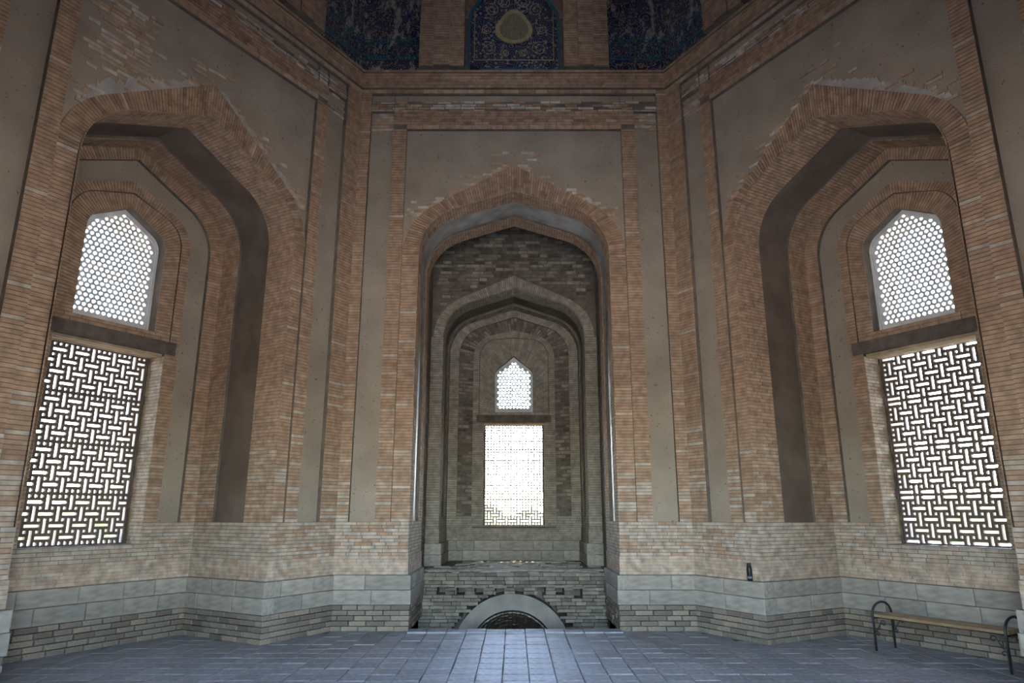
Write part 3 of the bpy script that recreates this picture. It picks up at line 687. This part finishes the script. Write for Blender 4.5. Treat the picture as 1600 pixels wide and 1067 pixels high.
for k, (hx, hz) in enumerate(holes):   # stones bridging each putlog hole
    q.brick((hx - .11, PD + .45, hz + .1), (hx + .11, PD + .45, hz + .1), (hx + .11, PD + .45, hz + .14), (hx - .11, PD + .45, hz + .13), Vector((0, -1, 0)), .463, .6)
q.build('rough_masonry', 'mud', pf, 'stuff')
t_ = MB()
for k in range(220):
    x = R.uniform(-1.6, 1.5); y = R.uniform(PD, F0 + 1.5)
    if y > F0 - .1 and abs(x) > 1.2: continue
    t_.box(x, x + R.uniform(.12, .26), y, y + R.uniform(.08, .2), ZF - .01, ZF + R.uniform(.004, .03), R.choice((.7, .8, .9)))
t_.box(-1.6, 1.6, PD + .35, PD + .75, ZF - .01, ZF + .035, .8)
t_.build('platform_paving', 'mud', pf, 'stuff')
ar = MB(); dd = PD - .03
ar.loft(arcp(RI, dd), arcp(RO, dd)); ar.loft(arcp(RO, dd), arcp(RO, PD + .46)); ar.loft(arcp(RI, dd), arcp(RI, PD + .2)); ar.build('crypt_arch', 'block', pf, smooth=False)
iv = MB()
for s_ in range(8):
    d0, d1 = PD + .2 + s_ * .3, PD + .2 + (s_ + 1) * .3
    A_ = [v_ + Vector((0, 0, -.27 * (d0 - PD))) for v_ in arcp(RI - .01, d0)]; B_ = [v_ + Vector((0, 0, -.27 * (d1 - PD))) for v_ in arcp(RI - .01, d1)]
    bricks(iv, A_, B_, (CX, d0, CZ), lambda z: R.gauss(.7, .1), course=.07, blen=.3, h=.012, rough=.01)
iv.build('crypt_vault_brick', 'mud', pf, 'stuff')

# ------------------------------------------------------------------ closing walls behind the camera, roof, ground
VL = Vector((-HC - HS, YC - 2 * HS * S3, 0)); YN = VL.y - 2 * HS * S3
for nm, sg in (('near_left', -1), ('near_right', 1)):
    base = Matrix.Translation((sg * (HC + HS / 2), YN + HS * S3, 0)) @ Matrix.Rotation(-sg * math.radians(120), 4, 'Z')
    mb = MB(); ww, zb, zt, E_ = .78, 1.27, 3.95, HS + .02
    for (a0, a1, q0, q1) in ((-E_, -ww, -.2, 13.3), (ww, E_, -.2, 13.3), (-ww, ww, -.2, zb), (-ww, ww, zt, 13.3)): mb.quad((a0, 0, q0), (a1, 0, q0), (a1, 0, q1), (a0, 0, q1))
    loop = [Vector((-ww, 0, zb)), Vector((ww, 0, zb)), Vector((ww, 0, zt)), Vector((-ww, 0, zt)), Vector((-ww, 0, zb))]
    mb.loft(loop, [v_ + Vector((0, .6, 0)) for v_ in loop])
    o = struct(mb.build('wall_' + nm, 'hall'), f'plain {"left" if sg < 0 else "right"} wall beside the entrance behind the viewpoint'); o.matrix_world = base
    lattice_window('window_' + ('7' if sg < 0 else '8'), f'lattice window in the {"left" if sg < 0 else "right"} wall behind the viewpoint', base, .735, zb + .02, zt - .04, .35, 1, .0)
    portal('daylight_portal', base @ Vector((0, .58, 2.6)), (math.radians(90), 0, -sg * math.radians(120) + math.pi), 1.5, 2.7)
mb = MB(); DW, DH = 1.62, 4.2
mb.loft([Vector((DW, YN, 0))] + arch(DW, 3.2, DH, YN) + [Vector((-DW, YN, 0))], [Vector((HC, YN, 0))] + rect_top(HC, 3.2, 13.3, YN) + [Vector((-HC, YN, 0))])
Ye = YN - 2.6
mb.loft([Vector((DW, YN, -.1))] + arch(DW, 3.2, DH, YN) + [Vector((-DW, YN, -.1))], [Vector((DW, Ye, -.1))] + arch(DW, 3.2, DH, Ye) + [Vector((-DW, Ye, -.1))])
struct(mb.build('wall_entrance', 'hall'), 'entrance wall with an arched doorway around the viewpoint')
portal('daylight_portal', (0, Ye + .02, 2.1), (math.radians(90), 0, 0), 3.2, 4.2)
mb = MB(); hexv = [(-HC, YC), (-HC - HS, VL.y), (-HC, YN), (HC, YN), (HC + HS, VL.y), (HC, YC)]; cyv = (YC + YN) / 2
rings = [(1.0, 13.2), (1.13, 13.2), (1.0, 14.2), (.85, 16), (.6, 17.5), (.3, 18.3), (0.01, 18.6)]
for (k0, z0), (k1, z1) in zip(rings, rings[1:]):
    for i in range(6):
        (xa, ya), (xb, yb) = hexv[i], hexv[(i + 1) % 6]
        f = lambda x, y, k_, z_: (x * k_, cyv + (y - cyv) * k_, z_)
        mb.quad(f(xa, ya, k0, z0), f(xb, yb, k0, z0), f(xb, yb, k1, z1), f(xa, ya, k1, z1))
struct(mb.build('ceiling', 'hall'), 'domed ceiling over the hexagonal hall')
mb = MB(); mb.quad((-150, -150, -.15), (150, -150, -.15), (150, 150, -.15), (-150, 150, -.15))
# the ground is open under the hall floor only where the crypt pit sinks below it
mb = MB(); X0, X1, Y0, Y1 = -1.9, 1.9, YC - .1, YC + 5.6
for (a0, a1, b0, b1) in ((-150, X0, -150, 150), (X1, 150, -150, 150), (X0, X1, -150, Y0), (X0, X1, Y1, 150)):
    mb.quad((a0, b0, -.15), (a1, b0, -.15), (a1, b1, -.15), (a0, b1, -.15))
struct(mb.build('ground', 'ground'), 'dry sunlit earth outside the building')

sb_ = MB()
for k in range(240):
    a_ = 2 * math.pi * k / 240; d_ = R.uniform(48, 62); r_ = R.uniform(2.0, 4.0); hgt = R.uniform(1.2, 3.2); c_ = Vector((d_ * math.sin(a_), 8 + d_ * math.cos(a_), -.2)); k0 = len(sb_.v)
    for j_ in range(4):
        for i_ in range(9):
            t = 2 * math.pi * i_ / 9; rr_ = r_ * (1, .95, .65, .15)[j_] * R.uniform(.85, 1.1); sb_.v.append((c_.x + rr_ * math.cos(t), c_.y + rr_ * math.sin(t), c_.z + hgt * (0, .5, .85, 1)[j_]))
    for j_ in range(3):
        for i_ in range(9): sb_.f.append((k0 + j_ * 9 + i_, k0 + j_ * 9 + (i_ + 1) % 9, k0 + (j_ + 1) * 9 + (i_ + 1) % 9, k0 + (j_ + 1) * 9 + i_)); sb_.t.append(.5)
    sb_.f.append(tuple(k0 + 27 + i_ for i_ in range(9))); sb_.t.append(.5)
o = sb_.build('scrub', 'scrub'); o['kind'] = 'stuff'; o['label'] = 'low yellow green scrub on the plain outside the windows'
# ------------------------------------------------------------------ floor of square paving bricks
def in_hall(x, y):
    """inside the hexagon or one of the side niches, clear of the walls"""
    if y > YC - .01: return False
    if y < YN + .05: return abs(x) < DW
    d_side = (x * S3 + (y - YC) * .5) if x > 0 else (-x * S3 + (y - YC) * .5)
    off = HC * S3
    if d_side < off - .0: return True
    for sg in (-1, 1):
        if sg * x < 0: continue
        c0 = Vector((sg * (HC + HS * .5), YC - HS * S3)); dn = Vector((sg * S3, .5)); u = Vector((-dn.y, dn.x))
        r_ = Vector((x, y)) - c0
        if abs(r_.dot(u)) < 1.585 and r_.dot(dn) < 1.66: return True
    return False
fl = MB(); fl.v = []
fl.quad((-7.6, -2, -.03), (7.6, -2, -.03), (7.6, YC + .02, -.03), (-7.6, YC + .02, -.03))
floor = struct(fl.build('floor', 'grout'), 'worn bluish grey floor of square paving bricks')
TS = .285; cells = []
for j in range(-8, 48):
    for i in range(-28, 29):
        x, y = i * TS + .02, YC - .13 - j * TS + ((.5 * TS) if False else 0)
        if in_hall(x, y): cells.append((x, y))
ca, sa = math.cos(math.radians(14.05)), math.sin(math.radians(14.05))
def px(x, y):
    zc = y * ca - 1.7 * sa
    if zc < .3: return None
    return 803 + 1067 * x / zc, 533 + 1067 * (y * sa + 1.7 * ca) / zc
def seen(c_):
    p_ = px(*c_); return p_ and -15 < p_[0] < 1615 and p_[1] < 1085
vis = sorted([c_ for c_ in cells if seen(c_)], key=lambda c_: c_[0] ** 2 + c_[1] ** 2)
TILE = bpy.data.meshes.new('paving_brick'); bm = bmesh.new(); bmesh.ops.create_cube(bm, size=1)
bmesh.ops.bevel(bm, geom=[e_ for e_ in bm.edges if all(v_.co.z > 0 for v_ in e_.verts)], offset=.045, segments=2, affect='EDGES'); bm.to_mesh(TILE); bm.free(); TILE.materials.append(M['floor'])
solo = set(vis[:295]); rest = MB()
for c_ in cells:
    t = R.uniform(-.004, .004); lip = .02 if c_[1] > YC - .3 and abs(c_[0]) < 1.6 else 0
    if c_ in solo:
        o = piece('paving_brick', TILE, floor, (c_[0] + R.uniform(-.004, .004), c_[1], -.02 + t + lip), (TS - .012, TS - .008, .05)); o.rotation_euler = (R.uniform(-.008, .008), R.uniform(-.008, .008), R.uniform(-.006, .006))
    else: rest.box(c_[0] - TS / 2 + .006, c_[0] + TS / 2 - .006, c_[1] - TS / 2 + .004, c_[1] + TS / 2 - .004, -.05, .004 + t + lip)
rest.build('paving_field', 'floor', floor, 'stuff')

# ------------------------------------------------------------------ bench, bottle
bench = bpy.data.objects.new('bench', None); C.objects.link(bench)
bench['label'] = 'wooden slatted bench with black arched iron ends under the lattice window'; bench['category'] = 'bench'
bench.matrix_world = sides['right'].matrix_world @ Matrix.Translation((.18, 1.04, 0))
BL, BD = 1.54, .40
for k in range(4):
    s = MB(); y = -BD / 2 + .022 + k * .092; s.box(-BL / 2 - .02, BL / 2 + .02, y, y + .076, .405, .437); s.build('slat', 'slat', bench)
for sg in (-1, 1):
    x = sg * BL / 2
    f = MB(); pts = [(x, -BD / 2, 0), (x, -BD / 2, .42)] + [(x, -BD / 2 * math.cos(math.pi * k / 14), .43 + .145 * math.sin(math.pi * k / 14)) for k in range(15)] + [(x, BD / 2, .42), (x, BD / 2, 0)]
    tube(f, pts, .015); fo = f.build('end_frame', 'iron', bench, smooth=True)
    s = MB(); tube(s, [(x, -BD / 2, .39), (x, BD / 2, .39)], .012); s.build('seat_rail', 'iron', bench)
    for y in (-BD / 2, BD / 2):
        s = MB()
        sp1 = [(x - sg * (.02 + .10 * t), y, .22 + .15 * t) for t in [k / 6 for k in range(7)]]
        cxs, czs = x - sg * .135, .345
        curl = [(cxs + sg * (.035 - .02 * k / 14) * math.cos(.6 + k * .42), y, czs + (.035 - .02 * k / 14) * math.sin(.6 + k * .42)) for k in range(15)]
        tube(s, sp1[:-1] + curl, .007, 6)
        curl2 = [(x - sg * (.045 + (.028 - .016 * k / 12) * math.cos(2.6 - k * .45) * 1.0), y, .255 - .05 + (.028 - .016 * k / 12) * math.sin(2.6 - k * .45)) for k in range(13)]
        tube(s, [(x - sg * .02, y, .24)] + curl2, .006, 6)
        s.build('scroll', 'iron', bench, smooth=True)

def lathe(mb, prof, n=20):
    k0 = len(mb.v)
    for r_, z_ in prof:
        for q in range(n): mb.v.append((r_ * math.cos(2 * math.pi * q / n), r_ * math.sin(2 * math.pi * q / n), z_))
    for i in range(len(prof) - 1):
        for q in range(n): mb.f.append((k0 + i * n + q, k0 + i * n + (q + 1) % n, k0 + (i + 1) * n + (q + 1) % n, k0 + (i + 1) * n + q)); mb.t.append(.5)
bo = bpy.data.objects.new('bottle', None); C.objects.link(bo)
bo['label'] = 'small black bottle standing on the stone plinth ledge'; bo['category'] = 'bottle'
bo.matrix_world = sides['right'].matrix_world @ Matrix.Translation((-1.735, -.062, .788))
b1 = MB(); lathe(b1, [(.001, 0), (.034, 0), (.037, .006), (.037, .15), (.036, .165), (.029, .195), (.027, .20), (.001, .201)]); b1.build('body', 'black', bo, smooth=True)
b2 = MB(); lathe(b2, [(.001, .2), (.027, .2), (.028, .204), (.028, .232), (.025, .236), (.001, .236)]); b2.build('cap', 'black', bo, smooth=True)
b3 = MB(); lathe(b3, [(.0372, .035), (.0376, .037), (.0376, .06), (.0372, .062)]); b3.build('paper_label', 'paper', bo, smooth=True)
